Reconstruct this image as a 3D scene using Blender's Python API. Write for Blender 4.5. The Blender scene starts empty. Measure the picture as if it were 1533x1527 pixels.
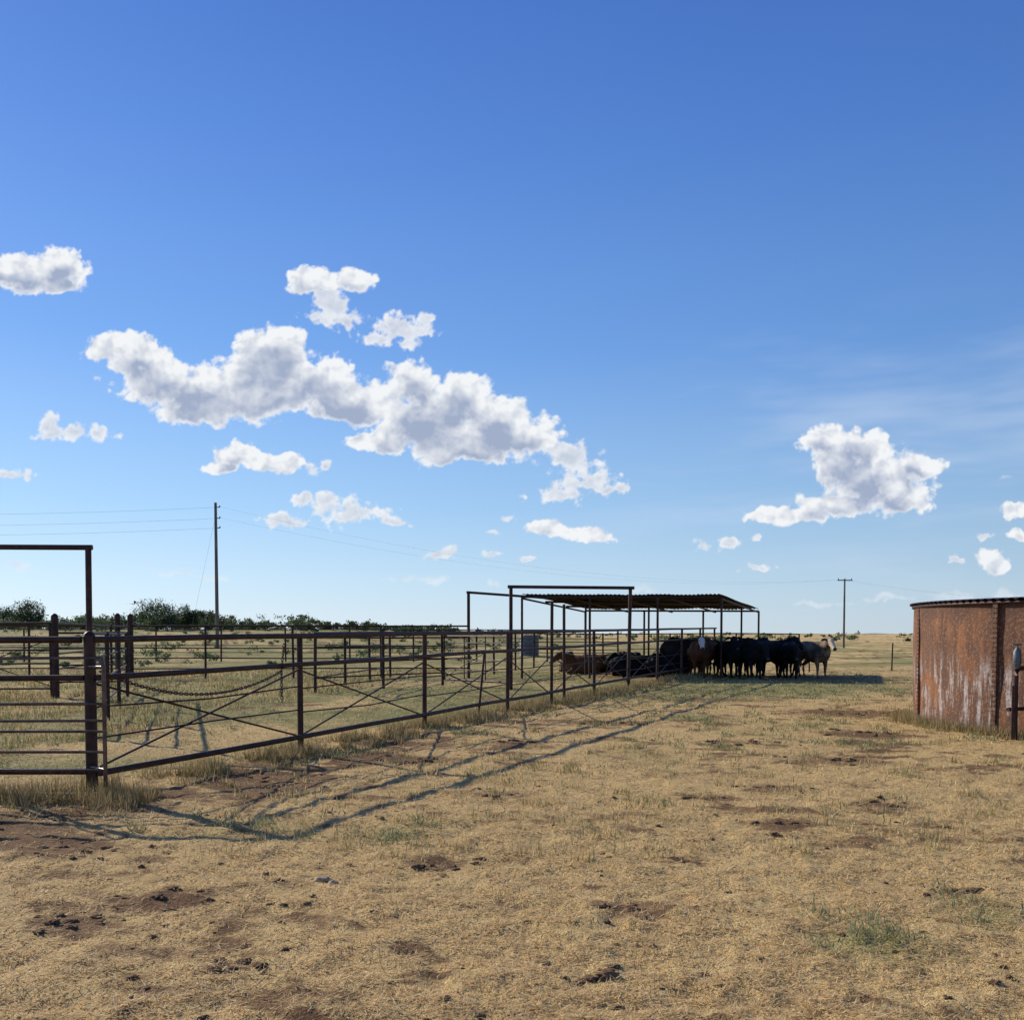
import bpy, math, random
import numpy as np
from mathutils import Vector, Matrix
random.seed(4); R=np.random.default_rng(7)
sc=bpy.context.scene
sc.view_settings.view_transform='Standard'; sc.view_settings.look='None'; sc.view_settings.exposure=0
D=bpy.data

# ------------------------------------------------------------ helpers
def link(o,parent=None):
    sc.collection.objects.link(o)
    if parent: o.parent=parent
    return o
def mesh_np(name,V,F,mat=None,col=None,smooth=False,parent=None):
    V=np.asarray(V,dtype=np.float32); F=np.asarray(F,dtype=np.int32)
    n=F.shape[1]; me=D.meshes.new(name)
    me.vertices.add(len(V)); me.vertices.foreach_set('co',V.ravel())
    me.loops.add(F.size); me.loops.foreach_set('vertex_index',F.ravel())
    me.polygons.add(len(F)); me.polygons.foreach_set('loop_start',np.arange(0,F.size,n,dtype=np.int32))
    me.update(calc_edges=True)
    if smooth: me.polygons.foreach_set('use_smooth',np.ones(len(F),dtype=bool))
    if col is not None:
        c=np.ones((len(V),4),dtype=np.float32); c[:,:col.shape[1]]=col
        a=me.attributes.new('Col','FLOAT_COLOR','POINT'); a.data.foreach_set('color',c.ravel())
    if mat: me.materials.append(mat)
    return link(D.objects.new(name,me),parent)
def mesh_py(name,V,F,mat=None,smooth=False,parent=None):
    me=D.meshes.new(name); me.from_pydata([tuple(v) for v in V],[],F); me.update()
    if smooth:
        for p in me.polygons: p.use_smooth=True
    if mat: me.materials.append(mat)
    return link(D.objects.new(name,me),parent)
def S(t): t=np.clip(t,0,1); return t*t*(3-2*t)
def hsh(a,b,s):
    k=(a*374761393+b*668265263+s*1442695041)&0xffffffff
    k=((k^(k>>13))*1274126177)&0xffffffff
    k=k^(k>>16); return (k&0xffffff)/float(0xffffff)
def vn(x,y,s=0):
    xi=np.floor(x).astype(np.int64); yi=np.floor(y).astype(np.int64); fx=x-xi; fy=y-yi
    fx=fx*fx*(3-2*fx); fy=fy*fy*(3-2*fy)
    return (hsh(xi,yi,s)*(1-fx)+hsh(xi+1,yi,s)*fx)*(1-fy)+(hsh(xi,yi+1,s)*(1-fx)+hsh(xi+1,yi+1,s)*fx)*fy
def fbm(x,y,s=0,o=4,g=.55):
    t=0;a=.5;n=0
    for i in range(o):
        c,sn=math.cos(i*1.1),math.sin(i*1.1)
        xx,yy=(x*c-y*sn)*2**i,(x*sn+y*c)*2**i
        t=t+a*vn(xx+i*17.3,yy+i*9.1,s+i); n+=a; a*=g
    return t/n
def worley(x,y,s=0):
    xi=np.floor(x).astype(np.int64); yi=np.floor(y).astype(np.int64); m=np.zeros(x.shape)
    for dx in (-1,0,1):
        for dy in (-1,0,1):
            a=xi+dx;b_=yi+dy; px=a+hsh(a,b_,s); py=b_+hsh(a,b_,s+91)
            m=m+np.exp(-14*np.hypot(px-x,py-y))
    return -np.log(m)/14
def nodes(mat):
    mat.use_nodes=True; nt=mat.node_tree; nt.nodes.clear(); return nt
class NB:
    def __init__(s,nt): s.nt=nt
    def n(s,t,**k):
        nd=s.nt.nodes.new(t)
        for a,b in k.items(): setattr(nd,a,b)
        return nd
    def put(s,inp,v):
        if isinstance(v,bpy.types.NodeSocket): s.nt.links.new(v,inp)
        else: inp.default_value=v
    def math(s,op,a,b=None,c=None,clamp=False):
        nd=s.n('ShaderNodeMath',operation=op,use_clamp=clamp); s.put(nd.inputs[0],a)
        if b is not None: s.put(nd.inputs[1],b)
        if c is not None: s.put(nd.inputs[2],c)
        return nd.outputs[0]
    def vm(s,op,a,b=None,c=None):
        nd=s.n('ShaderNodeVectorMath',operation=op); s.put(nd.inputs[0],a)
        if b is not None: s.put(nd.inputs[1],b)
        if c is not None: s.put(nd.inputs[2],c)
        return nd.outputs['Value'] if op in('LENGTH','DOT_PRODUCT') else nd.outputs[0]
    def noise(s,vec,scale,detail=4,rough=.55,color=False,dist=0):
        nd=s.n('ShaderNodeTexNoise'); s.put(nd.inputs['Vector'],vec); nd.inputs['Scale'].default_value=scale
        nd.inputs['Detail'].default_value=detail; nd.inputs['Roughness'].default_value=rough; nd.inputs['Distortion'].default_value=dist
        return nd.outputs['Color' if color else 'Fac']
    def mr(s,v,a,b,c=0.,d=1.,smooth=True):
        nd=s.n('ShaderNodeMapRange'); nd.interpolation_type='SMOOTHSTEP' if smooth else 'LINEAR'
        s.put(nd.inputs[0],v)
        for i,q in enumerate((a,b,c,d)): s.put(nd.inputs[i+1],q)
        return nd.outputs[0]
    def mix(s,f,a,b,mode='MIX'):
        nd=s.n('ShaderNodeMix',data_type='RGBA',blend_type=mode); s.put(nd.inputs[0],f)
        for i,v in ((6,a),(7,b)):
            if isinstance(v,tuple) and len(v)==3: v=(*v,1)
            s.put(nd.inputs[i],v)
        return nd.outputs[2]
    def bsdf(s,color,rough=.8,metal=0.,bump=None,bs=.5,bd=.01,trans=None,spec=.3):
        p=s.n('ShaderNodeBsdfPrincipled')
        if isinstance(color,tuple): color=(*color[:3],1)
        s.put(p.inputs['Base Color'],color); s.put(p.inputs['Roughness'],rough); s.put(p.inputs['Metallic'],metal)
        p.inputs['Specular IOR Level'].default_value=spec
        if bump is not None:
            b=s.n('ShaderNodeBump'); b.inputs['Strength'].default_value=bs; b.inputs['Distance'].default_value=bd
            s.put(b.inputs['Height'],bump); s.nt.links.new(b.outputs[0],p.inputs['Normal'])
        out=s.n('ShaderNodeOutputMaterial'); sh=p.outputs[0]
        if trans:
            t=s.n('ShaderNodeBsdfTranslucent'); s.put(t.inputs[0],color)
            m=s.n('ShaderNodeMixShader'); m.inputs[0].default_value=trans
            s.nt.links.new(sh,m.inputs[1]); s.nt.links.new(t.outputs[0],m.inputs[2]); sh=m.outputs[0]
        s.nt.links.new(sh,out.inputs[0])
def newmat(name):
    m=D.materials.new(name); return m,NB(nodes(m))
def objco(b): return b.n('ShaderNodeTexCoord').outputs['Object']

def rustpipe(name,dark,light,rough=.55,metal=.35,sc_=6):
    m,b=newmat(name); o=objco(b)
    a=b.noise(o,sc_,4,.65); c=b.mr(a,.38,.66)
    f=b.noise(o,sc_*9,2,.6)
    col=b.mix(c,dark,light); col=b.mix(b.mr(f,.55,.75,0,.6),col,tuple(x*1.7 for x in light))
    b.bsdf(col,rough,metal,f,.4,.004,spec=.4); return m
M_pipe=rustpipe('rusted_pipe',(.028,.014,.011),(.068,.029,.020))
M_gate=rustpipe('worn_gate_steel',(.07,.045,.038),(.16,.10,.08),rough=.36,metal=.6)
M_chain=rustpipe('chain_rust',(.05,.03,.025),(.12,.06,.04))
M_wire=rustpipe('wire_grey',(.12,.12,.12),(.18,.18,.18),metal=.3)
M_roofm=rustpipe('rusted_roof_sheet',(.016,.011,.011),(.035,.020,.017),sc_=1.5,metal=.1,rough=.8)
M_troof=rustpipe('tank_roof_sheet',(.05,.028,.024),(.12,.06,.045),sc_=1.5)
M_galv=rustpipe('galvanised_steel',(.09,.10,.11),(.15,.16,.17),metal=.3,sc_=2)
def woodmat():
    m,b=newmat('weathered_wood'); o=objco(b)
    s=b.vm('MULTIPLY',o,(14.,14.,.8)); n=b.noise(s,1.,4,.6)
    b.bsdf(b.mix(b.mr(n,.3,.7),(.09,.075,.06),(.24,.20,.16)),.9,0,n,.6,.01); return m
M_wood=woodmat()

# terrain --------------------------------------------------
def Hbig(x,y):
    r=np.hypot(x,y)
    h=2.3*S((y-48)/110)*S((16-x)/45)
    h=h+S((r-150)/450)*(4.2*fbm(x/150+3,y/150,21,3)-.9)+S((r-900)/1500)*6*(fbm(x/500,y/500,31,3)-.35)
    return h
FX0,FY0,FK=-4.0,9.7,.387
def dline(x,y): return (x-(FX0+FK*(y-FY0)))/math.hypot(1,FK)
def Hm(x,y):
    near=1-S((np.hypot(x,y)-40)/40)
    return near*(.06*(fbm(x*.45,y*.45,3,3)-.5)+.05*(fbm(x*2.6,y*2.6,5,3)-.5)+.035*(fbm(x*9,y*9,6,2)-.5)*S((16-y)/6)+.03*np.exp(-(dline(x,y)/.7)**2)*(y>8))
def H(x,y): return Hbig(x,y)+Hm(x,y)
def h1(x,y): return float(H(np.array([float(x)]),np.array([float(y)]))[0])
SPOTS=[(2.65,10.3,.42,1),(-.52,6.9,.28,.9),(-2.05,5.87,.3,1),(.73,5.77,.26,.9),(2.2,8.2,.36,.9),(-2.33,5.34,.26,.8),(5.5,15.8,.9,1),
 (6.6,20.2,1.5,1),(2.7,6.17,.14,1),(1.85,9.7,.32,.9),(-4.1,7.9,1.0,.8),(-3.1,7.3,.5,.5),(-.17,9.9,.7,.6),(4.0,12.6,.7,.7),(3.4,9.2,.4,.7),(-2.4,10.8,.6,.6),
 (-1.2,12.6,.6,.7),(0.1,14.4,.5,.7),(1.2,7.0,.2,.8),(-1.3,4.7,.16,.7),(.4,4.6,.14,.7),(2.9,5.0,.2,.7),(1.6,17.8,.7,.6),(4.6,24,1.2,.6),(-3.2,4.9,.22,.8),(7.4,13.4,.6,.7),(3.1,14.6,.5,.7),(10,36,4.0,.8),(5,37,3.5,.7)]
def dirt(x,y):
    n=fbm(x*.55,y*.8,11,4); n2=fbm(x*2.1,y*3.0,14,4); n3=fbm(x*6,y*9,19,3)
    d=S((n-.48)/.2)*.45*S((n2-.34)/.25)+S((n2-.58)/.14)*.42+S((n3-.56)/.12)*.36
    for (a,c,r,w) in SPOTS:
        q=np.hypot((x-a),(y-c)*1.15)/r
        d=d+w*.85*S((1.5-q-1.3*(n2-.35)-1.3*(n3-.4))/.9)
    dl=dline(x,y); d=d+.7*np.exp(-((dl-.75)/.6)**2)*S((20-y)/6)*(y>8.5)*S((n2-.3)/.2)
    return np.clip(d,0,1)
GSP=[(1.8,5.05,.35,.6),(-.86,7.9,.35,.5),(-2.0,8.1,.7,.45),(4.6,27,2.5,.5),(7.5,30,4,.6),(3.4,19,.8,.5),(5.2,17.5,1.,.5),(2.7,5.6,.3,.4),(4.9,14.4,.6,.5),(1.5,13,1.2,.25),(3.2,16,1.5,.3)]
def green(x,y):
    n=fbm(x*.25,y*.25,41,4)
    g=.05*S((n-.42)/.2)
    inside=S(-dline(x,y)/1.0)*S((y-9)/3)
    g=g+inside*(.25+.48*S((n-.40)/.2))+S((y-15)/18)*(.22+.42*S((n-.42)/.2))
    for (a,c,r,w) in GSP: g=g+w*np.exp(-((x-a)**2+(y-c)**2)/r**2)
    far=S((np.hypot(x,y)-120)/100); n3=fbm(x/60,y/22,44,4)
    g=g*(1-far)+far*(.2+.7*S((n3-.42)/.15))*np.where(x<20,1,.45)
    return np.clip(g,0,1)

# ground sheet
angs=np.concatenate([np.linspace(-52,52,620,endpoint=False),np.linspace(52,308,140,endpoint=False)])*math.pi/180
rad=np.concatenate([[0.05],np.geomspace(1.2,60,360),np.geomspace(62,9000,110)])
A,RR=np.meshgrid(angs,rad); X=(RR*np.sin(A)).ravel(); Y=(RR*np.cos(A)).ravel()
Z=H(X,Y); V=np.stack([X,Y,Z],1)
na,nr=len(angs),len(rad)
i,j=np.meshgrid(np.arange(nr-1),np.arange(na),indexing='ij'); j2=(j+1)%na
F=np.stack([i*na+j,i*na+j2,(i+1)*na+j2,(i+1)*na+j],-1).reshape(-1,4)[:,::-1]
col=np.stack([dirt(X,Y),green(X,Y),S((np.hypot(X,Y)-40)/60)],1)
m,b=newmat('dry_grass_ground'); o=objco(b)
at=b.n('ShaderNodeAttribute',attribute_name='Col'); sp=b.n('ShaderNodeSeparateColor'); b.put(sp.inputs[0],at.outputs['Color'])
n1=b.noise(o,3.5,6,.7); n2=b.noise(o,38,4,.7); n3=b.noise(b.vm('MULTIPLY',o,(90.,30.,40.)),1.,3,.7); n4=b.noise(b.vm('MULTIPLY',o,(.9,.25,1.)),1.,4,.65)
straw=b.mix(b.mr(n2,.3,.7),(.46,.285,.105),(.84,.58,.245)); straw=b.mix(b.mr(n3,.35,.7,0,.6),straw,(.92,.67,.31))
straw=b.mix(b.mr(n4,.35,.65,0,.4),straw,(.58,.39,.16))
dirtc=b.mix(b.mr(n2,.35,.65),(.115,.058,.027),(.28,.155,.074)); dirtc=b.mix(b.mr(n1,.4,.7,0,.6),dirtc,(.42,.26,.125))
gr=b.mix(b.mr(n2,.3,.7),(.17,.17,.055),(.38,.35,.125))
dd=b.math('ADD',sp.outputs[0],b.math('MULTIPLY',b.math('SUBTRACT',n1,.5),1.0))
dd=b.math('ADD',dd,b.math('MULTIPLY',b.math('SUBTRACT',n2,.5),1.2))
gg=b.math('ADD',sp.outputs[1],b.math('MULTIPLY',b.math('SUBTRACT',n4,.5),.8))
c=b.mix(b.mr(gg,.12,.85,0,.9),straw,gr); c=b.mix(b.mr(dd,.2,.75),c,dirtc)
bh=b.math('ADD',b.math('MULTIPLY',n2,1.),b.math('MULTIPLY',n3,.5))
b.bsdf(c,.95,0,bh,.95,.04,spec=.1)
mesh_np('ground',V,F,m,col,True)

# ------------------------------------------------------------ grass
m_g,b=newmat('grass_blades'); at=b.n('ShaderNodeAttribute',attribute_name='Col'); b.bsdf(at.outputs['Color'],.7,trans=.28,spec=.2)
def blades(x,y,L,w,tilt,colr,z0=None):
    n=len(x); z=H(x,y) if z0 is None else z0
    az=R.uniform(0,2*math.pi,n); az2=az+R.uniform(.9,2.2,n)
    dx=np.cos(az)*np.cos(tilt)*L; dy=np.sin(az)*np.cos(tilt)*L; dz=np.sin(tilt)*L
    wx=np.cos(az2)*w/2; wy=np.sin(az2)*w/2
    V=np.empty((n,3,3)); lift=R.uniform(0,.012,n)
    V[:,0]=np.stack([x-wx,y-wy,z+lift-.002],1); V[:,1]=np.stack([x+wx,y+wy,z+lift-.002],1); V[:,2]=np.stack([x+dx,y+dy,z+lift+dz],1)
    F=np.arange(n*3).reshape(n,3)
    return V.reshape(-1,3),F,np.repeat(colr,3,0)
def strawcol(n,g):
    t=R.random(n)[:,None]; a=np.array([.44,.275,.10]); c=np.array([.93,.71,.37])
    s=a*(1-t)+c*t; gc=np.array([.18,.19,.06])*(1-t)+np.array([.44,.42,.17])*t
    pick=(R.random(n)<g)[:,None]; return np.where(pick,gc,s)
parts=[]
N=500000
y=np.exp(R.uniform(math.log(2.6),math.log(48),N)); x=R.uniform(-.62,.62,N)*y+R.uniform(-1,1,N)
d=dirt(x,y); cl=fbm(x*6,y*6,77,2); keep=(R.random(N)<np.clip(1.1-1.15*d,.08,1)*np.clip(.3+1.8*(cl-.3),.12,1)); x=x[keep];y=y[keep];d=d[keep]
n=len(x); g=green(x,y)
up=R.random(n)<.14+.12*S((y-8)/8)
tilt=np.where(up,R.uniform(.4,1.2,n),R.uniform(0,.25,n))
L=np.where(up,R.uniform(.012,.035,n),R.uniform(.02,.075,n))*(1+.5*g+.02*y)
w=.0024+.00085*y*R.uniform(.6,1.3,n)
parts.append(blades(x,y,L,w,tilt,strawcol(n,g*.65)))
n=38000; t=R.beta(1,1.8,n)*30; yy=FY0-.6+t; off=R.normal(0,.26,n); xx=FX0+FK*(yy-FY0)+off
k=fbm(xx*2,yy*2,91,3)>.47; xx,yy=xx[k],yy[k]; n=len(xx)
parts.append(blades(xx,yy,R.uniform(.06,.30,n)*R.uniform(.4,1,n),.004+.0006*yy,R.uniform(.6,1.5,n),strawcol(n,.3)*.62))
n=15000; xx=R.uniform(-9,-3.3,n); yy=9.3+R.normal(0,.33,n); k=fbm(xx*2,yy*2,95,3)>.42; xx,yy=xx[k],yy[k]; n=len(xx)
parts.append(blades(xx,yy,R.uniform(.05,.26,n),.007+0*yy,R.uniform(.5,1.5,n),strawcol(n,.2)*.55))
n=60000; yy=np.exp(R.uniform(math.log(10),math.log(45),n)); xx=FX0+FK*(yy-FY0)-R.uniform(.3,1,n)*yy*.9
k=fbm(xx*1.2,yy*1.2,97,3)>.48; xx,yy=xx[k],yy[k]; n=len(xx)
parts.append(blades(xx,yy,R.uniform(.06,.19,n),.002+.001*yy,R.uniform(.6,1.5,n),strawcol(n,.5)*.85))
n=6000; a_=R.uniform(math.radians(150),math.radians(260),n); rr=4.62+np.abs(R.normal(0,.18,n)); xx=11.73+rr*np.cos(a_); yy=17.32+rr*np.sin(a_)
k=fbm(xx*2,yy*2,98,3)>.45; xx,yy=xx[k],yy[k]; n=len(xx)
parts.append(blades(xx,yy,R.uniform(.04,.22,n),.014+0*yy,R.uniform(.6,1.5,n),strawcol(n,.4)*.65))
cx=[];cy=[]
for q in range(620):
    Y0=math.exp(random.uniform(math.log(7),math.log(44))); X0=random.uniform(-.3,.62)*Y0
    if dline(X0,Y0)<.3 and Y0>9: continue
    kk=random.randint(14,46); rr_=random.uniform(.03,.12)*(1+Y0*.04)
    cx+=list(np.random.default_rng(q).normal(X0,rr_,kk)); cy+=list(np.random.default_rng(q+999).normal(Y0,rr_,kk))
cx=np.array(cx);cy=np.array(cy); n=len(cx)
parts.append(blades(cx,cy,R.uniform(.03,.10,n),.003+.0008*cy,R.uniform(.6,1.5,n),strawcol(n,np.clip(.1+cy*.03,0,.75))*.9))
def joinparts(P):
    Vs=[];Fs=[];Cs=[];o_=0
    for v,f,c in P: Vs.append(v);Fs.append(f+o_);Cs.append(c);o_+=len(v)
    return np.concatenate(Vs),np.concatenate(Fs),np.concatenate(Cs)
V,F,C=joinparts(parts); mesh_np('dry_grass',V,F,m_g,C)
parts=[]
for (a,c,r,k) in [(1.8,5.05,.25,8),(1.65,5.3,.15,4),(-.86,7.9,.3,8),(-2.0,8.1,.5,12),(2.7,5.7,.2,4),(4.9,14.4,.5,16),(3.4,19,.8,22),(5.2,17.5,.9,18),(5,26,2.5,60),(8,31,3.5,80),(-2.2,12.9,.4,12),(3,24,1.0,30),(7.2,15.0,.3,8),(9,26,3,40),(-.6,15.8,.3,10),(-7,14,2,20),(-6,20,3,40),(2.2,15,1.,14)]:
    for q in range(k):
        X0=random.gauss(a,r);Y0=random.gauss(c,r); n=34
        xx=R.normal(X0,.035+.002*Y0,n); yy=R.normal(Y0,.035+.002*Y0,n); zz=H(xx,yy)+R.uniform(0,.07,n)*R.random(n)
        t=R.random(n)[:,None]; cc=np.array([.15,.17,.065])*(1-t)+np.array([.38,.38,.18])*t
        parts.append(blades(xx,yy,R.uniform(.02,.07,n),.005+.0008*yy,R.uniform(.1,1.4,n),cc,z0=zz))
V,F,C=joinparts(parts); mesh_np('weeds',V,F,m_g,C)

# clods / manure / stones
m,b=newmat('dry_manure'); o=objco(b); n=b.noise(o,30,4,.7); b.bsdf(b.mix(b.mr(n,.3,.7),(.07,.04,.022),(.24,.145,.08)),.95,0,n,.8,.02,spec=.1); M_clod=m
m,b=newmat('pale_stone'); o=objco(b); n=b.noise(o,20,4,.7); b.bsdf(b.mix(n,(.28,.19,.11),(.50,.38,.25)),.9,0,n,.8,.01,spec=.2); M_stone=m
import bmesh
bm=bmesh.new(); bmesh.ops.create_icosphere(bm,subdivisions=3,radius=1); bm.verts.ensure_lookup_table()
ICO=np.array([v.co[:] for v in bm.verts]); ICF=np.array([[v.index for v in f.verts] for f in bm.faces]); bm.free()
from mathutils import noise as mn
def lump(x,y,sx,sy,sz,rough=.5,f=1.6):
    s=random.uniform(0,50); P=ICO*np.array([[1+rough*mn.fractal(Vector(v)*f+Vector((s,s,0)),1,2,4)] for v in ICO])
    a=random.uniform(0,6.3); P=P*[sx,sy,sz]; c,s_=math.cos(a),math.sin(a)
    P=np.stack([P[:,0]*c-P[:,1]*s_,P[:,0]*s_+P[:,1]*c,P[:,2]],1); return P+[x,y,h1(x,y)+sz*.1]
Vs=[];Fs=[];o_=0
for (a,c,r,w) in SPOTS:
    if c>22: continue
    for q in range(int(6+10*min(r,1))):
        s=random.uniform(.012,.045)*(1 if c<12 else 1.5)
        P=lump(random.gauss(a,r*.5),random.gauss(c,r*.42),s,s*random.uniform(.6,1),s*random.uniform(.2,.42),.9,1.9); Vs.append(P);Fs.append(ICF+o_);o_+=len(P)
for q in range(400):
    yy=math.exp(random.uniform(math.log(4),math.log(26))); xx=random.uniform(-.55,.55)*yy
    if dline(xx,yy)<.3 and yy>9: continue
    s=random.uniform(.006,.026); P=lump(xx,yy,s,s*.8,s*random.uniform(.3,.6),.9,1.9); Vs.append(P);Fs.append(ICF+o_);o_+=len(P)
mesh_np('manure_clods',np.concatenate(Vs),np.concatenate(Fs),M_clod,None,True)
Vs=[];Fs=[];o_=0
for (xx,yy,s) in [(-1.20,6.42,.05),(-1.12,6.35,.04),(-.04,6.4,.03),(-2.95,5.3,.05),(-2.75,5.32,.04),(1.55,7.9,.025)]+[(random.uniform(-2,3),random.uniform(4.2,9),random.uniform(.005,.013)) for q in range(60)]:
    P=lump(xx,yy,s,s*.7,s*.35,.6,1.3); Vs.append(P);Fs.append(ICF+o_);o_+=len(P)
mesh_np('stones',np.concatenate(Vs),np.concatenate(Fs),M_stone,None,True)

# ------------------------------------------------------------ pipes
def tube(pts,rs,seg=10,cap=True):
    pts=[Vector(p) for p in pts]; V=[];F=[]
    n=len(pts)
    for i,p in enumerate(pts):
        d=(pts[min(i+1,n-1)]-pts[max(i-1,0)]).normalized()
        up=Vector((0,0,1)) if abs(d.z)<.92 else Vector((0,1,0))
        s=d.cross(up).normalized(); u=s.cross(d).normalized()
        if abs(d.z)>=.92: s,u=Vector((0,1,0)),Vector((1,0,0)); 
        r=rs[i] if isinstance(rs,(list,tuple)) else rs
        ra,rb=(r if isinstance(r,(tuple,list)) else (r,r))
        for k in range(seg):
            a=2*math.pi*k/seg; V.append(p+s*math.cos(a)*ra+u*math.sin(a)*rb)
    for i in range(n-1):
        for k in range(seg):
            k2=(k+1)%seg; F.append((i*seg+k,i*seg+k2,(i+1)*seg+k2,(i+1)*seg+k))
    if cap: F.append(tuple(range(seg-1,-1,-1))); F.append(tuple((n-1)*seg+k for k in range(seg)))
    return V,F
class Acc:
    def __init__(s): s.V=[];s.F=[]
    def add(s,VF):
        o=len(s.V); s.V+=VF[0]; s.F+=[tuple(i+o for i in f) for f in VF[1]]
    def pipe(s,a,b,r,seg=10): s.add(tube([a,b],r,seg))
    def poly(s,pts,r,seg=8): s.add(tube(pts,r,seg))
    def cap(s,p,r):
        x,y,z=p; s.add(tube([(x,y,z),(x,y,z+r*.5),(x,y,z+r*.85),(x,y,z+r)],[r,r*.87,r*.5,r*.05],12))
    def obj(s,name,mat,parent=None):
        o=mesh_py(name,s.V,s.F,mat,True,parent)
        try:
            me=o.data; me.set_sharp_from_angle(angle=math.radians(50))
        except Exception: pass
        return o
def jz(a=.012): return random.uniform(-a,a)
def fx(y): return FX0+FK*(y-FY0)
A_=Acc()
ys=[9.7,13.05,16.4,19.8,22.25,25.3,28.35,31.6,35.0,38.0,41.0]
def ftop(y): return 1.50+.0095*(y-9.7)
for y in ys:
    x=fx(y); top=ftop(y)
    if y==9.7: A_.pipe((x,y,-.2),(x,y,top+.03),.055,14); A_.cap((x,y,top+.03),.055)
    elif y==22.25: A_.pipe((x,y,-.2),(x+.01,y,2.25),.036)
    elif y==28.35: pass
    else: A_.pipe((x,y,-.2),(x+jz(.03),y+jz(.03),top),.038)
A_.pipe((fx(22.8)+.1,22.9,-.2),(fx(22.8)+.09,22.9,2.22),.034)
A_.pipe((-.62,18.3,-.1),(-.50,18.5,1.2),.022)
for z0,r in ((0,.033),(-.36,.030),(-1.27,.032)):
    for a,c in zip(ys[:-1],ys[1:]):
        za,zc=ftop(a)+z0,ftop(c)+z0
        if z0==-1.27: za,zc=.23+.002*(a-9.7)*3,.23+.002*(c-9.7)*3
        mid=(a+c)/2; dz=jz(.012)
        A_.poly([(fx(a)+.045,a-.015,za),(fx(mid)+.045,mid-.015,(za+zc)/2+dz),(fx(c)+.045,c-.015,zc)],r,10)
for i,(a,c) in enumerate(zip(ys[:-1],ys[1:])):
    for zz in (.86,.56):
        mid=(a+c)/2
        A_.poly([(fx(a),a,zz),(fx(mid)+jz(.03),mid,zz+jz(.03)),(fx(c),c,zz+.03)],.010,6)
    A_.pipe((fx(a)-.02,a,1.10),(fx(c)-.02,c-.05,.26),.012,6); A_.pipe((fx(a)+.02,a+.05,.27),(fx(c)+.02,c,1.12),.012,6)
A_.obj('pipe_fence',M_pipe)
C_=Acc()
p0=Vector((fx(9.75)+.07,9.72,1.20)); p1=Vector((fx(12.6)+.05,12.55,1.10))
def cat(p0,p1,sag,t): 
    p=p0.lerp(p1,t); p.z-=4*sag*t*(1-t); return p
for (q0,q1,sag,nl) in ((p0,p1,.25,72),(p1,p1+Vector((0,0,-.34)),0,9),(p1+Vector((.03,.02,.33)),p1,0,8)):
    for i in range(nl):
        a=cat(q0,q1,sag,i/nl); c=cat(q0,q1,sag,(i+1)/nl); d=(c-a).normalized(); mid=(a+c)/2; Lk=(c-a).length*.72
        s=d.cross(Vector((.3,.9,.1))).normalized(); 
        if i%2: s=d.cross(s).normalized()
        w=.015; pts=[mid+d*Lk*math.cos(t)+s*w*math.sin(t) for t in [k*math.pi/4 for k in range(8)]]
        pts.append(pts[0]); C_.poly(pts,.0065,5)
C_.obj('chain',M_chain)
G=Acc(); gy=9.42; xr=-3.76; xl=-8.6
G.pipe((xl,9.62,1.49),(-4.06,9.66,1.50),.034); G.pipe((xl,9.66,1.12),(-4.05,9.68,1.14),.03)
G.pipe((xl,9.62,.25),(-4.05,9.68,.25),.03)
for X0 in (-5.1,-6.3,-7.4,-8.5): G.pipe((X0,9.66,-.1),(X0,9.66,1.49),.036)
G.obj('rail_fence',M_pipe)
G=Acc()
for z in (1.335,.91,.755,.655,.465,.295): G.poly([(xl+.1,gy+.05,z+jz()),(-6,gy+jz(.01),z+jz()),(xr,gy,z)],.013,8)
G.poly([(xl+.1,gy+.05,.08),(xr-.08,gy,.07),(xr-.02,gy,.09),(xr,gy,.16),(xr,gy,1.25),(xr-.02,gy,1.32),(xr-.08,gy,1.34)],.019,10)
for X0 in (-5.0,-6.2,-7.4): G.pipe((X0,gy+.03,.07),(X0,gy+.03,1.34),.016)
G.pipe((-4.0,9.66,1.25),(xr,gy,1.25),.012); G.pipe((-4.0,9.66,.3),(xr,gy,.3),.012)
G.obj('pipe_gate',M_gate)
E=Acc(); E.pipe((-6.32,15.3,-.2),(-6.30,15.3,2.83),.045,12); E.pipe((-6.24,15.3,2.84),(-12.2,15.2,2.86),.04,12); E.pipe((-11.9,15.2,-.2),(-11.9,15.2,2.83),.045,12)
E.obj('gate_frame',M_pipe)
def fence(name,pts,top,rails,r=.03,post=.042,sp=3.4,diag=False,bigs=()):
    a_=Acc()
    for (p,q) in zip(pts[:-1],pts[1:]):
        L=math.hypot(q[0]-p[0],q[1]-p[1]); k=max(1,round(L/sp))
        for i in range(k+1):
            t=i/k; X0=p[0]+(q[0]-p[0])*t; Y0=p[1]+(q[1]-p[1])*t; g0=h1(X0,Y0)
            a_.pipe((X0,Y0,g0-.2),(X0+jz(.03),Y0,g0+top+jz(.015)),post,8)
            if diag and i<k:
                X1=p[0]+(q[0]-p[0])*(i+1)/k; Y1=p[1]+(q[1]-p[1])*(i+1)/k
                a_.pipe((X0,Y0,g0+.3),(X1,Y1,g0+top-.4),.012,6); a_.pipe((X0,Y0+.03,g0+top-.4),(X1,Y1+.03,g0+.3),.012,6)
        for z in rails:
            pp=[]
            for i in range(k+1):
                t=i/k; X0=p[0]+(q[0]-p[0])*t; Y0=p[1]+(q[1]-p[1])*t; pp.append((X0,Y0-post*.9,h1(X0,Y0)+z+jz(.015)))
            if k==0: continue
            a_.poly(pp,r if z>=rails[0]-.01 else r*.75,8)
    for (X0,Y0,zt,rr) in bigs: a_.pipe((X0,Y0,-.2),(X0,Y0,zt),rr,12); a_.cap((X0,Y0,zt),rr)
    return a_.obj(name,M_pipe)
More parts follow.
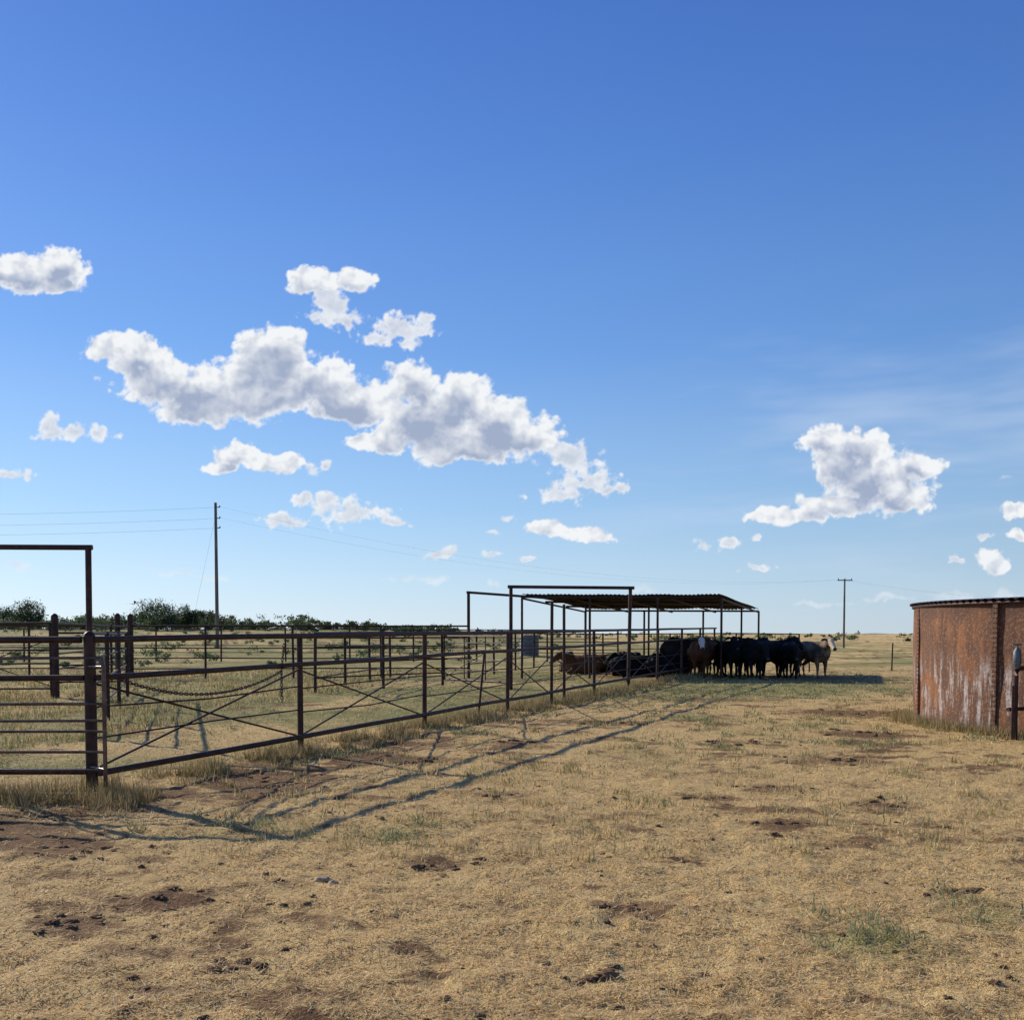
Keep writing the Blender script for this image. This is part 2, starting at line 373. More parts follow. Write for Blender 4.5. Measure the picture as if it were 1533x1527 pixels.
fence('corral_fence',[(-24,23.5),(-11.25,25)],1.85,(1.82,1.5,1.18,.86,.54,.25),diag=True,bigs=((-11.15,25,1.98,.085),))
fence('corral_fence',[(-11.15,25),(-13.4,36)],1.85,(1.82,1.45,1.08,.7,.35))
fence('corral_fence',[(-26,35.5),(-13.9,36),(-1.55,36.4)],1.87,(1.85,1.45,1.08,.72,.36),sp=3.0,bigs=((-13.85,36,2.2,.1),(-13.4,36,2.18,.1)))
fence('corral_fence',[(-1.55,36.4),(1,47),(14,50)],1.6,(1.58,1.2,.85,.5),r=.026)
fence('corral_fence',[(-34,56),(-2,58),(6,58)],1.8,(1.78,1.3,.9,.5),r=.026,post=.05,sp=3.6)
fence('corral_fence',[(-6.3,15.3),(-9.4,25),(-11.15,25)],1.6,(1.58,1.2,.8,.4),r=.026,sp=3.2)
fence('corral_fence',[(-5.2,27),(-4.3,36.2)],1.6,(1.58,1.2,.8,.4),r=.026)
G=Acc(); g0=(-2.05,31.0); g1=(-.1,28.6)
def gp(t,z): return (g0[0]+(g1[0]-g0[0])*t,g0[1]+(g1[1]-g0[1])*t,z)
G.poly([gp(0,.2),gp(1,.2),gp(1,1.5),gp(0,1.5),gp(0,.2)],.03,8)
for z in (.5,.8,1.1,1.3): G.pipe(gp(0,z),gp(1,z),.014)
for t in (.33,.66): G.pipe(gp(t,.2),gp(t,1.5),.016)
G.pipe(gp(0,.25),gp(1,1.45),.014); G.obj('pipe_gate',M_pipe)
fence('corral_fence',[(-5.2,27),(-2.1,31.05)],1.6,(1.58,1.2,.8,.4),r=.028)
E=Acc(); E.pipe((-.03,28.5,-.2),(-.03,28.5,2.84),.05,12); E.pipe((fx(28.35),28.35,-.2),(fx(28.35)+.05,28.35,2.80),.05,12); E.pipe((-.12,28.5,2.87),(fx(28.35)+.16,28.35,2.83),.045,12)
E.obj('gate_frame',M_pipe)
E=Acc(); E.pipe((-1.55,36.6,-.2),(-1.55,36.6,3.02),.055,12); E.pipe((-1.62,36.6,3.05),(3.0,38.2,2.78),.045,12)
E.obj('gate_frame',M_pipe)

# ------------------------------------------------------------ shade shelter
sh=D.objects.new('shade_shelter',None); link(sh)
FL,FR,BR,BL=Vector((.35,36,2.86)),Vector((7.35,36,2.84)),Vector((10.1,42,2.50)),Vector((3.0,42,2.52))
V=[];F=[];nu,nv=260,10
for jv in range(nv+1):
    v=jv/nv
    for iu in range(nu+1):
        u=iu/nu; p=FL.lerp(FR,u).lerp(BL.lerp(BR,u),v)
        sag=.05*math.sin(u*math.pi*3)**2*(.3+v)+.02*math.sin(v*9+u*4); sheet=.012*(int(u*8)%2)
        p=p+Vector((0,0,.10+.022*math.sin(u*2*math.pi*48)-sag*.6+sheet)); V.append(p)
for jv in range(nv):
    for iu in range(nu):
        a=jv*(nu+1)+iu; F.append((a,a+1,a+nu+2,a+nu+1))
mesh_py('roof',V,F,M_roofm,True,sh)
P_=Acc()
for v in (0,.33,.66,1): P_.pipe(FL.lerp(BL,v)+Vector((0,0,0)),FR.lerp(BR,v),.038,8)
for u in (0,.25,.5,.75,1): P_.pipe(FL.lerp(FR,u)+Vector((0,0,-.05)),BL.lerp(BR,u)+Vector((0,0,-.05)),.035,8)
P_.obj('purlins',M_pipe,sh)
P_=Acc()
for u in (.0,.34,.68,1):
    for v in (0,1):
        p=FL.lerp(FR,u).lerp(BL.lerp(BR,u),v); P_.pipe((p.x,p.y,-.2),(p.x,p.y,p.z),.042,8)
for (u,v) in ((.16,.5),(.5,.5),(1,.5)):
    p=FL.lerp(FR,u).lerp(BL.lerp(BR,u),v); P_.pipe((p.x,p.y,-.2),(p.x,p.y,p.z),.038,8)
P_.obj('posts',M_pipe,sh)

# ------------------------------------------------------------ tank
tk=D.objects.new('rusty_storage_tank',None); link(tk); tk.location=(11.73,17.32,0)
m,b=newmat('rusted_tank_steel'); o=objco(b)
st=b.vm('MULTIPLY',o,(4.,4.,.45)); s1=b.noise(st,1.,5,.65); s2=b.noise(o,1.1,5,.65); s3=b.noise(o,22,4,.65); s4=b.noise(b.vm('MULTIPLY',o,(9.,9.,1.4)),1.,5,.7)
c=b.mix(b.mr(s1,.38,.62),(.080,.034,.020),(.25,.10,.038)); c=b.mix(b.mr(s2,.42,.56,0,.85),c,(.105,.048,.028)); c=b.mix(b.mr(s3,.48,.70,0,.6),c,(.40,.19,.085))
sx=b.n('ShaderNodeSeparateXYZ'); b.put(sx.inputs[0],o)
low=b.mr(sx.outputs[2],1.4,.75); pale=b.math('MULTIPLY',b.mr(s4,.48,.60),low)
pale=b.math('MULTIPLY',pale,b.mr(s2,.43,.54)); pale=b.math('MULTIPLY',pale,b.mr(s3,.3,.6,.4,1.))
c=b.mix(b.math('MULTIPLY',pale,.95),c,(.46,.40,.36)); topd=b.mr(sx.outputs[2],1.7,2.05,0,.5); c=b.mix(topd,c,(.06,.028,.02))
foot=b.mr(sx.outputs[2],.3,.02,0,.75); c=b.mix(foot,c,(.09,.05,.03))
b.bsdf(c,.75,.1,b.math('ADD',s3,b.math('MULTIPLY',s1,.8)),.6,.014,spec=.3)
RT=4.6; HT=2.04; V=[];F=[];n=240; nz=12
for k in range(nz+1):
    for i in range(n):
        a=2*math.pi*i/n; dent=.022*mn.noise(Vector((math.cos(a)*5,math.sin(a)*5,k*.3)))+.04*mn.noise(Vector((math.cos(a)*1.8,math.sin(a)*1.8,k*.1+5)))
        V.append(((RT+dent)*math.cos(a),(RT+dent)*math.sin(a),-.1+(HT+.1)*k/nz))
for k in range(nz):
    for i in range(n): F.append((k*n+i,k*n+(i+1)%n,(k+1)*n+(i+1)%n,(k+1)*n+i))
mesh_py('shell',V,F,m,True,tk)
Sm=Acc(); Rv=Acc()
for s_ in range(12):
    a=math.radians(-159.6+30*s_)
    c0=Vector((math.cos(a),math.sin(a),0)); tn=Vector((-c0.y,c0.x,0)); p=c0*(RT+.022)
    vv=[p+tn*sx_*.045+c0*oo+Vector((0,0,z)) for z in (-.05,HT-.02) for (sx_,oo) in ((-1,-.05),(-1,.006),(1,.006),(1,-.05))]
    Sm.add((vv,[(0,1,5,4),(1,2,6,5),(2,3,7,6),(4,5,6,7)]))
    if -200<math.degrees(a)<-90 or math.degrees(a)>150:
        for z in np.arange(.08,2.0,.075):
            for sx_ in (-.022,.022):
                q=p+c0*.010+tn*sx_+Vector((0,0,float(z))); Rv.add(tube([q-c0*.01,q+c0*.003,q+c0*.006],[.010,.009,.003],6))
Sm.obj('seams',m,tk); Rv.obj('rivets',M_pipe,tk)
V=[];F=[];n=720; rr=[0.1,1.6,3.2,4.3,4.68]
for k,r_ in enumerate(rr):
    for i in range(n):
        a=2*math.pi*i/n; V.append((r_*math.cos(a),r_*math.sin(a),HT+.05+.16*(1-r_/4.66)+.018*math.sin(a*180)*min(1,r_/3)))
for k in range(len(rr)-1):
    for i in range(n): F.append((k*n+i,(k+1)*n+i,(k+1)*n+(i+1)%n,k*n+(i+1)%n))
mesh_py('roof',V,F,M_troof,True,tk)
Rm=Acc(); Rm.poly([((RT+.02)*math.cos(2*math.pi*i/96),(RT+.02)*math.sin(2*math.pi*i/96),HT) for i in range(97)],.028,8)
Rm.obj('rim',M_pipe,tk)
wv=D.objects.new('water_valve_pipe',None); link(wv); wv.location=(-.12,0,0)
a_=Acc(); a_.pipe((7.52,15.02,-.1),(7.52,15.02,.95),.035); a_.poly([(7.52,15.02,.95),(7.54,15.04,1.02),(7.6,15.1,1.05),(8.1,15.5,1.05)],.035); a_.pipe((7.40,15.0,.45),(7.95,15.3,.45),.03); a_.pipe((7.45,14.96,.0),(7.45,14.96,.8),.018)
a_.obj('riser',M_pipe,wv)
a_=Acc(); a_.add(tube([(7.52,15.0,1.05),(7.52,15.0,1.12),(7.52,15.0,1.3),(7.52,15.0,1.36)],[.03,.06,.055,.02],12)); a_.pipe((7.44,14.98,1.40),(7.60,15.02,1.40),.012); a_.pipe((7.52,15.0,1.3),(7.52,15.0,1.41),.012)
a_.obj('valve_body',M_galv,wv)
V=[];F=[];n=40;zs=np.linspace(0,1.45,60)
gz=h1(1.2,71)
for z in zs:
    for i in range(n):
        a=2*math.pi*i/n; r_=.66+.02*math.sin(z*60); V.append((1.2+r_*math.cos(a),71+r_*math.sin(a),gz+z))
for k in range(len(zs)-1):
    for i in range(n): F.append((k*n+i,k*n+(i+1)%n,(k+1)*n+(i+1)%n,(k+1)*n+i))
F.append(tuple(59*n+i for i in range(n))); mesh_py('corrugated_water_tank',V,F,M_galv,True)

# ------------------------------------------------------------ utility poles
def pole(x,y,top,cross,guy=None,r=.15):
    e=D.objects.new('utility_pole',None); link(e); g=h1(x,y)
    a_=Acc(); a_.add(tube([(x,y,g-.3),(x,y,(g+top)/2),(x,y,top)],[r,r*.88,r*.7],12)); 
    if cross: a_.pipe((x-.85,y-.1,top-.15),(x+.85,y-.1,top-.15),.07,6)
    a_.obj('post',M_wood,e)
    a_=Acc()
    if cross:
        for dx in (-.75,0,.75): a_.add(tube([(x+dx,y-.1,top-.1),(x+dx,y-.1,top+.02),(x+dx,y-.1,top+.10)],[.03,.06,.03],8))
    else:
        for dz in (.35,1.2,1.95): a_.add(tube([(x+.1,y,top-dz),(x+.28,y,top-dz),(x+.34,y,top-dz+.12)],[.03,.05,.07],8))
    a_.obj('insulators',M_wire,e); return e
P1=(-23,80,11.75); P2=(38.2,118,7.9); P0=(-84,80,12.4); P3=(100,156,8.5)
pole(P1[0],P1[1],P1[2],False); pole(P2[0],P2[1],P2[2],True,r=.13); pole(P0[0],P0[1],P0[2],False); pole(P3[0],P3[1],P3[2],True)
W=Acc()
def wire(a,b,sag,r=.0045,k=24):
    a=Vector(a);b=Vector(b); W.poly([cat(a,b,sag,i/k) for i in range(k+1)],r,4)
for dz in (.35,1.2,1.95):
    wire((P0[0]+.3,P0[1],P0[2]-dz),(P1[0]+.3,P1[1],P1[2]-dz),.9,.006)
for dz,dx in ((.3,-.75),(1.15,.0)):
    wire((P1[0]+.3,P1[1],P1[2]-dz),(P2[0]+dx,P2[1],P2[2]-.05),2.2,.0035); wire((P2[0]+dx,P2[1],P2[2]-.05),(P3[0]+dx,P3[1],P3[2]-.05),1.8,.003)
W.pipe((P1[0],P1[1],P1[2]-1.),(P1[0]-3.0,P1[1]+2,h1(-26,82)),.006,4)
W.obj('power_lines',M_wire)
wf=Acc(); ps=[(12.2,42),(15.95,43),(21,44.5),(27,46)]
for (x,y) in ps: wf.pipe((x,y,-.1),(x+jz(.04),y,1.2),.03,6)
for z in (.35,.6,.85,1.1):
    for p,q in zip(ps[:-1],ps[1:]): wf.add(tube([(p[0],p[1],z),((p[0]+q[0])/2,(p[1]+q[1])/2,z-.02),(q[0],q[1],z)],.006,4))
wf.obj('wire_fence',M_pipe)

# ------------------------------------------------------------ vegetation
m_leaf,b=newmat('mesquite_foliage'); at=b.n('ShaderNodeAttribute',attribute_name='Col'); b.bsdf(at.outputs['Color'],.8,trans=.25,spec=.15)
def crown(cx,cy,cz,rx,rz,n,size,dark=1.):
    k=max(5,int(n/45)); d=R.normal(size=(k,3)); d/=np.linalg.norm(d,axis=1)[:,None]; rr=R.uniform(.35,1,k)[:,None]
    cc=d*rr*[rx,rx,rz]; cc[:,2]=np.maximum(cc[:,2],-rz*.75)
    idx=R.integers(0,k,n); P=cc[idx]+R.normal(size=(n,3))*[rx*.17,rx*.17,rz*.17]+[cx,cy,cz]
    T=R.normal(size=(n,3,3))*size; V=(P[:,None,:]+T).reshape(-1,3)
    shade=(.6+.8*R.random(k))[idx]; t=R.random(n)[:,None]
    c=(np.array([.050,.068,.030])*(1-t)+np.array([.13,.16,.07])*t)*shade[:,None]*dark
    return V,np.arange(3*n).reshape(n,3),np.repeat(c,3,0)
def tree(x,y,h,rx):
    e=D.objects.new('mesquite_tree',None); link(e); g=h1(x,y); a_=Acc()
    for q in range(4):
        an=q*1.6+random.random(); tp=(x+math.cos(an)*rx*.55,y+math.sin(an)*rx*.55,g+h*.72)
        a_.add(tube([(x+math.cos(an)*.1,y+math.sin(an)*.1,g-.2),(x+math.cos(an)*rx*.2,y+math.sin(an)*rx*.2,g+h*.35),tp],[.14,.1,.03],7))
    a_.obj('trunk',M_wood,e)
    V,F,C=joinparts([crown(x,y,g+h*.55,rx,h*.45,2400,.10),crown(x+rx*.5,y,g+h*.42,rx*.6,h*.33,800,.10),crown(x-rx*.55,y,g+h*.4,rx*.6,h*.33,800,.10)])
    mesh_np('foliage',V,F,m_leaf,C,parent=e)
for (u,y,h,rx) in ((-.471,150,4.6,2.4),(-.347,135,4.1,3.0),(-.318,140,3.2,2.0),(-.50,160,4.2,3),(-.297,150,2.8,1.7)): tree(u*y,y,h,rx)
parts=[]
for q in range(420):
    y=random.uniform(130,215); u=-.75+.70*random.random()**1.35; x=u*y; h=random.uniform(1.0,2.6)*(1 if u<-.2 else .45+.3*random.random()); g=h1(x,y)
    parts.append(crown(x,y,g+h*.45,h*random.uniform(.7,1.5),h*.5,190,.16*random.uniform(.7,1.1),random.uniform(.7,1.4)))
for q in range(380):
    y=random.uniform(190,620); u=random.uniform(-.8,.8); x=u*y; h=random.uniform(.7,1.9); g=h1(x,y)
    parts.append(crown(x,y,g+h*.4,h*random.uniform(.7,1.4),h*.45,70,.22,random.uniform(.9,1.6)))
for q in range(150):
    y=random.uniform(48,130); u=random.uniform(-.7,.05); x=u*y; h=random.uniform(.3,.9); g=h1(x,y)
    parts.append(crown(x,y,g+h*.4,h*1.1,h*.45,110,.06,1.5))
V,F,C=joinparts(parts); mesh_np('distant_shrubs',V,F,m_leaf,C)

# ------------------------------------------------------------ cows
def cowmat(name,body,body2,face=None):
    m,b=newmat(name); o=objco(b); n=b.noise(o,3,3,.6); c=b.mix(b.mr(n,.35,.65),body,body2)
    if face:
        sx=b.n('ShaderNodeSeparateXYZ'); b.put(sx.inputs[0],o); f=b.mr(b.math('ADD',sx.outputs[0],b.math('MULTIPLY',n,.1)),1.14,1.24)
        c=b.mix(f,c,face)
    fine=b.noise(o,60,2,.6); b.bsdf(c,.75,0,fine,.3,.01,spec=.15); return m
CM={'black':cowmat('black_hide',(.006,.0055,.0055),(.012,.010,.010)),
    'brown':cowmat('red_brown_hide',(.08,.032,.014),(.14,.058,.024)),
    'redwf':cowmat('red_hide_white_face',(.06,.024,.012),(.10,.04,.02),(.60,.53,.45)),
    'tan':cowmat('dun_hide',(.07,.045,.03),(.26,.18,.11),(.60,.46,.30))}
m,b=newmat('dark_eye'); b.bsdf((.01,.008,.006),.2); M_eye=m
m,b=newmat('muzzle'); b.bsdf((.04,.03,.025),.45); M_muz=m
def cow_mesh(pose,turn,drop):
    A=Acc(); dz=-.55 if pose=='lie' else 0.
    T=[(-.80,1.14,.07,.09),(-.74,1.08,.19,.22),(-.60,1.03,.26,.29),(-.42,1.0,.28,.32),(-.12,.93,.34,.37),(.12,.91,.36,.39),(.36,.92,.32,.39),(.55,.94,.26,.37),(.70,1.0,.19,.31),(.82,1.06,.13,.22)]
    A.add(tube([(x,0,z+dz) for x,z,_,_ in T],[(a,b_) for _,_,a,b_ in T],20))
    c,s=math.cos(turn),math.sin(turn)
    nb=Vector((.62,0,1.08+dz))
    def q(x,y,z):
        v=Vector((x,y,z+dz))-nb; 
        cd,sd=math.cos(drop),math.sin(drop); v=Vector((v.x*cd+v.z*sd,v.y,-v.x*sd+v.z*cd))
        return nb+Vector((v.x*c-v.y*s,v.x*s+v.y*c,v.z))
    A.add(tube([q(.50,0,1.04),q(.74,0,1.12),q(.95,0,1.23),q(1.10,0,1.32)],[(.20,.29),(.15,.23),(.115,.17),(.10,.13)],16))
    A.add(tube([q(1.03,0,1.36),q(1.10,0,1.34),q(1.20,0,1.28),q(1.33,0,1.19),q(1.46,0,1.09),q(1.54,0,1.04),q(1.57,0,1.02)],[(.06,.06),(.105,.12),(.118,.145),(.088,.115),(.072,.085),(.078,.075),(.05,.045)],16))
    for sg in (1,-1):
        A.add(tube([q(1.08,.08*sg,1.37),q(1.06,.17*sg,1.38),q(1.05,.25*sg,1.36),q(1.05,.31*sg,1.33)],[(.03,.03),(.035,.055),(.03,.055),(.015,.02)],8))
        if pose=='stand':
            A.add(tube([(.46,.15*sg,.95),(.50,.18*sg,.78),(.44,.18*sg,.62),(.49,.165*sg,.40),(.48,.16*sg,.33),(.48,.16*sg,.16),(.50,.16*sg,.09),(.53,.16*sg,.04),(.54,.16*sg,0)],[.13,.15,.095,.062,.052,.038,.048,.055,.06],12))
            st=.10*sg*(1 if turn>=0 else -1)
            A.add(tube([(-.55,.14*sg,1.02),(-.50,.17*sg,.82),(-.46,.19*sg,.68),(-.60+st*.5,.18*sg,.54),(-.74+st,.17*sg,.43),(-.71+st,.17*sg,.34),(-.68+st,.17*sg,.18),(-.66+st,.17*sg,.09),(-.62+st,.17*sg,.04),(-.61+st,.17*sg,0)],[.20,.19,.14,.085,.062,.048,.042,.05,.055,.06],12))
        else:
            A.add(tube([(.46,.18*sg,.40),(.52,.24*sg,.25),(.66,.25*sg,.13),(.80,.23*sg,.08)],[.14,.10,.065,.06],10))
            A.add(tube([(.80,.23*sg,.08),(.62,.27*sg,.06),(.46,.29*sg,.05)],[.06,.042,.055],10))
            A.add(tube([(-.52,.18*sg,.42),(-.38,.28*sg,.32),(-.20,.34*sg,.24),(-.40,.38*sg,.12),(-.56,.38*sg,.08)],[.22,.19,.14,.09,.06],10))
            A.add(tube([(-.56,.38*sg,.08),(-.36,.41*sg,.06),(-.16,.43*sg,.05)],[.06,.045,.055],10))
    if pose=='stand': A.add(tube([(-.74,0,1.22),(-.84,0,1.16),(-.88,.01,.9),(-.87,.03,.62),(-.86,.03,.45),(-.86,.03,.33)],[.045,.035,.024,.024,.045,.02],8))
    else: A.add(tube([(-.74,0,.66),(-.86,.03,.5),(-.92,.12,.2),(-.85,.25,.06)],[.045,.03,.028,.04],8))
    me=D.meshes.new('cowraw'); me.from_pydata([tuple(v) for v in A.V],[],A.F); me.update()
    ob=D.objects.new('cowraw',me); sc.collection.objects.link(ob)
    r=ob.modifiers.new('r','REMESH'); r.mode='VOXEL'; r.voxel_size=.024; r.use_smooth_shade=True
    s_=ob.modifiers.new('s','SMOOTH'); s_.factor=.5; s_.iterations=3
    dg=bpy.context.evaluated_depsgraph_get(); out=D.meshes.new_from_object(ob.evaluated_get(dg)); D.objects.remove(ob)
    for p in out.polygons: p.use_smooth=True
    ex=Acc()
    for sg in (1,-1):
        e=q(1.215,.098*sg,1.325); ex.add(tube([e+Vector((0,0,-.02)),e,e+Vector((0,0,.02))],[.008,.024,.008],8))
    mz=Acc(); mz.add(tube([q(1.53,0,1.05),q(1.575,0,1.025),q(1.595,0,1.01)],[(.072,.068),(.060,.055),(.03,.028)],12))
    return out,ex,mz
cache={}
def cow(x,y,yaw,pose='stand',color='black',turn=0.,drop=0.,s=1.):
    k=(pose,turn,drop)
    if k not in cache: cache[k]=cow_mesh(*k)
    me,ex,mz=cache[k]; me=me.copy(); me.materials.clear(); me.materials.append(CM[color])
    o=link(D.objects.new('cow',me)); o.location=(x,y,h1(x,y)-.01); o.rotation_euler=(0,0,math.radians(yaw)); o.scale=(s,s,s)
    ex.obj('eyes',M_eye,o); mz.obj('muzzle',M_muz,o)
cow(7.75,36.6,-75,turn=.4); cow(8.3,37.6,-110,s=1.04); cow(9.05,36.6,205,turn=.4); cow(9.5,37.6,-60,s=1.03); cow(9.85,36.4,-95,drop=.35,s=.98)
cow(10.85,36.9,-70,color='tan',turn=-.25,s=1.0); cow(8.6,38.9,20); cow(10.0,38.6,170,turn=.4); cow(8.35,35.9,-80,drop=.35)
cow(6.6,36.3,-95,color='redwf'); cow(6.2,38.6,-60,turn=.4); cow(7.3,39.2,180,color='black'); cow(7.15,37.4,-120,color='brown',turn=.4)
cow(5.0,38.9,172,'lie',turn=.5); cow(5.75,37.4,10,'lie'); cow(5.6,40.0,185,'lie',turn=.5); cow(4.4,38.0,20,'lie')
cow(3.0,40.5,170,'lie','brown',turn=.5); cow(3.5,42.3,10,'lie','brown'); cow(4.2,40.4,-60,'lie','black'); cow(2.4,42.8,-100,'lie','redwf')

# ------------------------------------------------------------ light and sky
EL=27.; sv=Vector((-.76,.65,0)).normalized()*math.cos(math.radians(EL)); sv.z=math.sin(math.radians(EL))
L=D.lights.new('sun','SUN'); L.energy=5.; L.angle=math.radians(.55); L.color=(1,.93,.79)
lo=link(D.objects.new('sun',L)); lo.rotation_euler=sv.to_track_quat('Z','Y').to_euler(); lo.location=(-20,20,30)
w=D.worlds.new('World'); sc.world=w; w.use_nodes=True; nt=w.node_tree; nt.nodes.clear(); b=NB(nt)
sky=b.n('ShaderNodeTexSky'); sky.sky_type='NISHITA'; sky.sun_disc=False; sky.sun_elevation=math.radians(EL); sky.sun_rotation=math.atan2(-.76,.65)%(2*math.pi)
sky.air_density=1.0; sky.dust_density=.3; sky.ozone_density=3.0
STR=.1
gen=b.n('ShaderNodeTexCoord').outputs['Generated']; sp=b.n('ShaderNodeSeparateXYZ'); b.put(sp.inputs[0],gen)
rp=b.n('ShaderNodeValToRGB'); b.put(rp.inputs[0],sp.outputs[2]); cr=rp.color_ramp
stops=[(0,(.60,.74,.86)),(.045,(.50,.69,.88)),(.12,(.33,.56,.87)),(.26,(.150,.350,.79)),(.42,(.080,.225,.67)),(.55,(.048,.155,.56)),(.9,(.05,.11,.36))]
while len(cr.elements)<len(stops): cr.elements.new(.5)
for e,(p,c) in zip(cr.elements,stops): e.position=p; e.color=(*c,1)
glow=b.mr(sp.outputs[0],-.6,.5,1.28,.88,False)
grad=b.vm('SCALE',rp.outputs[0]); b.put(grad.node.inputs['Scale'],b.math('MULTIPLY',glow,1/STR))
base=b.mix(.82,sky.outputs[0],grad)
cz=b.noise(b.vm('MULTIPLY',gen,(2.6,2.6,15.)),1.,4,.6)
cir=b.math('MULTIPLY',b.mr(cz,.44,.70),b.math('MULTIPLY',b.mr(sp.outputs[0],-.05,.3),b.math('MULTIPLY',b.mr(sp.outputs[2],.32,.18),b.mr(sp.outputs[2],.0,.08))))
base=b.mix(b.math('MULTIPLY',cir,.38),base,(.62/STR,.72/STR,.88/STR))
bg=b.n('ShaderNodeBackground'); bg.inputs['Strength'].default_value=STR; b.put(bg.inputs[0],base)
ow=b.n('ShaderNodeOutputWorld'); nt.links.new(bg.outputs[0],ow.inputs[0])

# ------------------------------------------------------------ clouds: thin glowing relief surfaces 4 km out, light and shade painted in
BIG=[(-473,347,36,18),(-431,355,25,19),(-493,342,24,15),(-447,336,30,11),
 (-190,338,27,14),(-151,338,17,14),
 (-390,276,26,13),(-362,268,34,18),(-345,246,42,28),(-297,230,56,32),(-239,262,36,33),(-222,272,24,20),(-239,228,72,28),(-186,242,44,30),(-160,225,38,24),(-145,214,28,18),(-304,214,42,14),
 (-92,242,28,24),(-50,230,30,26),(-80,208,52,34),(-12,204,38,28),(0,190,42,22),(24,190,22,18),(-45,180,64,18),(-121,188,22,14),(-154,186,14,9),
 (-265,172,22,14),(-284,161,20,7),(-232,163,30,10),
 (299,185,24,19),(338,182,28,20),(320,166,34,20),(345,150,46,28),(394,162,19,18),(376,130,36,22),(316,124,34,14),(250,116,27,8),(283,112,30,9),
 (35,101,18,10),(65,95,36,9),(492,122,18,10),(469,73,17,13),(495,98,12,8),
 (-560,250,40,22),(-600,230,50,20),(620,200,50,24),(570,90,30,10),(680,120,40,12)]
SML=[(-173,316,22,15),(-160,300,22,12),(-190,300,14,10),(-178,325,12,10),(-108,293,26,12),(-85,304,13,7),(-131,288,20,8),(-105,280,12,8),(55,168,30,16),(81,156,24,12),(40,180,16,12),(55,134,32,10),(91,140,18,8),(70,146,20,10),(105,142,10,6),(-196,155,10,10),(-179,161,8,6),
 (-222,111,24,7),(-186,130,28,7),(-205,132,14,7),(-154,116,40,11),(-170,122,24,10),(-115,108,20,5),(-447,205,10,12),(-438,194,20,8),(-402,194,27,8),(-420,192,16,6),(-483,154,19,6),
 (-70,78,17,7),(193,90,12,8),(215,90,11,7),(237,67,21,5),(459,98,10,5),(426,70,14,4),(-23,77,8,3.5),(10,74,8,3),(-20,98,6,3),(1,112,6,4),(240,95,5,4),(252,580,14,5)]
FAR=[(133,46,20,6),(430,36,34,6),(480,40,24,8),(455,30,40,5),(-100,52,28,6),(-75,50,14,5),(-480,66,20,7),(-320,56,26,5),(-290,55,18,6),(360,34,20,4),(200,40,18,3),(-20,50,10,4),(480,150,10,3),(300,28,30,4)]
st=.0008; gx=np.arange(-.74,.74,st); gz=np.arange(.018,.40,st); GX,GZ=np.meshgrid(gx,gz)
wx=(fbm(GX*24,GZ*24,201,4)-.5)*.024+(fbm(GX*80,GZ*80,203,3)-.5)*.009
wz=(fbm(GX*24,GZ*24,211,4)-.5)*.016+(fbm(GX*80,GZ*80,213,3)-.5)*.008
def field(bl,x,z,k=8.,fl=1.25):
    s=np.zeros_like(x)
    for (cx,cz,rx,rz) in bl:
        zz=(z*1000-cz)/rz; zz=np.where(zz<0,zz*fl,zz)
        s+=np.exp(-k*(np.hypot((x*1000-cx)/rx,zz)-1))
    return np.log(s+1e-12)/k
x_,z_=GX+wx,GZ+wz
def puffs(x,z,o):
    p=0
    for f,a,s in ((36,.5,1),(80,.32,2),(170,.2,3),(340,.12,4))[:o]: p=p+a*(.40-worley(x*f,z*f*1.1,s))
    return p
D0=field(BIG,x_,z_); D1=field(SML,x_,z_); D2=field(FAR,x_,z_)
near=(D0>-.9)|(D1>-.9)|(D2>-.9)
pf=np.zeros_like(GX); la=np.zeros_like(GX); lb=np.zeros_like(GX); fb=np.zeros_like(GX); fl_=np.zeros_like(GX)
qx,qz=GX+wx*.5,GZ+wz*.5; nx_,nz_=qx[near],qz[near]
pf[near]=puffs(nx_,nz_,4); la[near]=puffs(nx_,nz_,3); lb[near]=puffs(nx_-.0045,nz_+.0055,3)
fb[near]=fbm(GX[near]*90,GZ[near]*90,231,5,.6)-.5; fl_[near]=fbm(GX[near]*28,GZ[near]*34,251,4,.5)-.5
DB=D0+.72*pf+.70*fb+.10; DS=D1+.9*pf+2.2*fb+.10; DF=D2+.5*pf+1.6*fb
aB=S(DB/.30); aS=S((DS+.02)/.65)*.92; aF=S((DF+.1)/.9)*.5
alpha=np.maximum(np.maximum(aB,aS),aF)
Du=field(BIG,x_+.004,z_+.012,fl=1.)
edge=S((DB-.02)/.6)
grey=S((Du+.05)/.85)*edge  # shade below thick cloud, painted as grey
emb=np.clip((la-lb),-.25,.25)  # puffs brightened toward the sun at upper left, painted into the colour
lum=.97-.66*grey*(1+.9*fl_)+emb*(1.0-.55*grey)+fb*.10
lumS=.90+emb*.5+fb*.2-.22*S((DS-.35)/.8)
lum=np.where(aB>=np.maximum(aS,aF),lum,lumS)
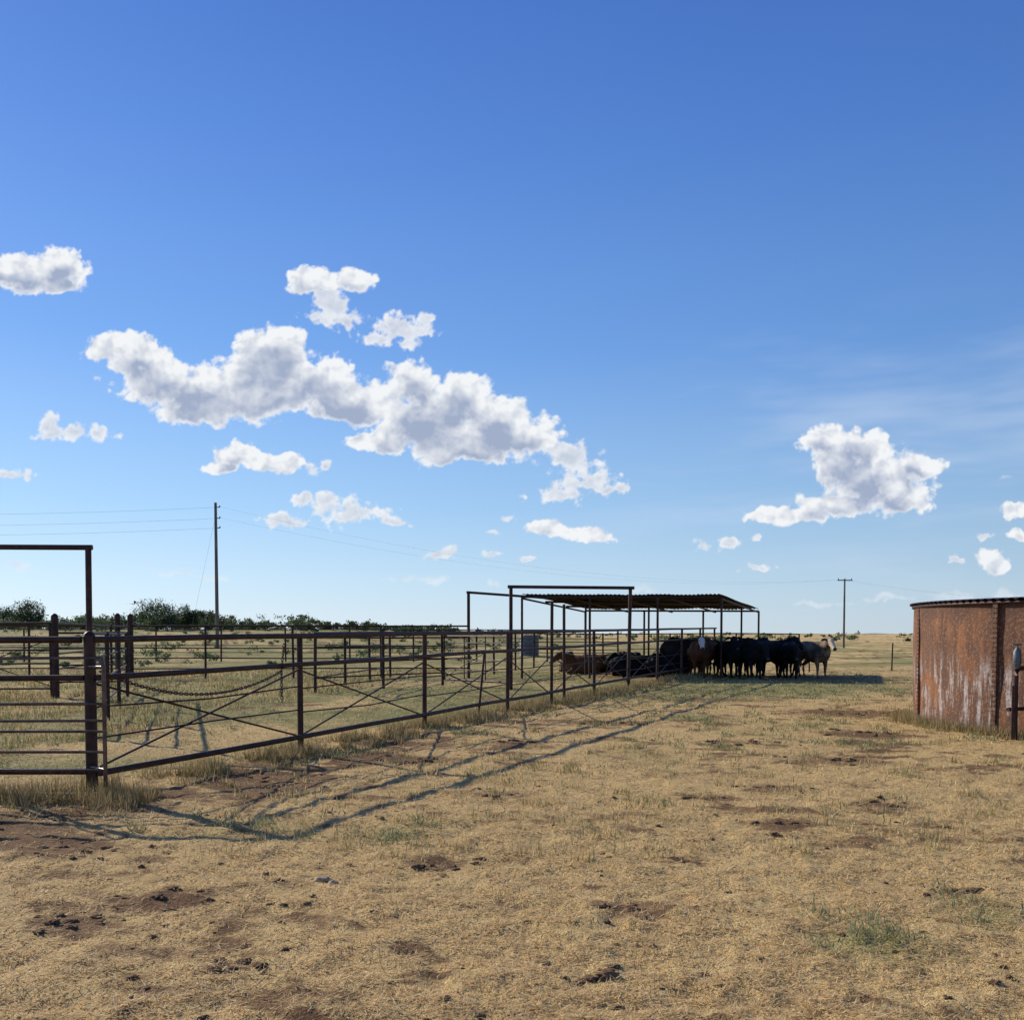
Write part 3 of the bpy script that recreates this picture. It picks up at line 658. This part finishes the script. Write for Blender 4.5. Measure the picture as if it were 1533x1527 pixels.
lum=np.clip(lum,.30,1.0); t=((lum-.30)/.70)[...,None]
colr=np.array([.36,.43,.59])*(1-t)+np.array([.90,.92,.94])*t
hz=S((.10-GZ)/.09)[...,None]*.45; colr=colr*(1-hz)+np.array([.68,.79,.90])*hz  # haze painted into the cloud colour low over the horizon
ok=alpha>.004
quad=ok[:-1,:-1]|ok[1:,:-1]|ok[:-1,1:]|ok[1:,1:]
used=np.zeros_like(ok); 
for a,c in ((0,0),(1,0),(0,1),(1,1)): used[a:quad.shape[0]+a,c:quad.shape[1]+c]|=quad
idx=-np.ones(ok.shape,dtype=np.int64); idx[used]=np.arange(used.sum())
d=np.stack([GX,np.ones_like(GX),GZ],-1)[used]; d/=np.linalg.norm(d,axis=1)[:,None]
rel=np.clip(DB,0,1)[used]
V=d*(4000-160*rel)[:,None]
qi,qj=np.nonzero(quad); F=np.stack([idx[qi,qj],idx[qi,qj+1],idx[qi+1,qj+1],idx[qi+1,qj]],1)
C=np.concatenate([colr[used],alpha[used][:,None]],1)
m,b=newmat('cumulus_painted_light'); at=b.n('ShaderNodeAttribute',attribute_name='Col')
em=b.n('ShaderNodeEmission'); b.put(em.inputs[0],at.outputs['Color']); tr=b.n('ShaderNodeBsdfTransparent'); mx=b.n('ShaderNodeMixShader'); b.put(mx.inputs[0],at.outputs['Alpha'])  # emits the vertex colour, which already holds the clouds' light and shade
m.node_tree.links.new(tr.outputs[0],mx.inputs[1]); m.node_tree.links.new(em.outputs[0],mx.inputs[2])
o_=b.n('ShaderNodeOutputMaterial'); m.node_tree.links.new(mx.outputs[0],o_.inputs[0])
try: m.cycles.emission_sampling='NONE'
except Exception: pass
mesh_np('cumulus_clouds',V,F,m,C,True)

# ------------------------------------------------------------ camera
cam=D.cameras.new('camera'); co=link(D.objects.new('camera',cam)); co.location=(0,0,1.55); co.rotation_euler=(math.radians(87.3),0,0)
cam.sensor_width=36; cam.lens=36; cam.shift_y=.1686; cam.clip_end=20000; cam.clip_start=.05
sc.camera=co
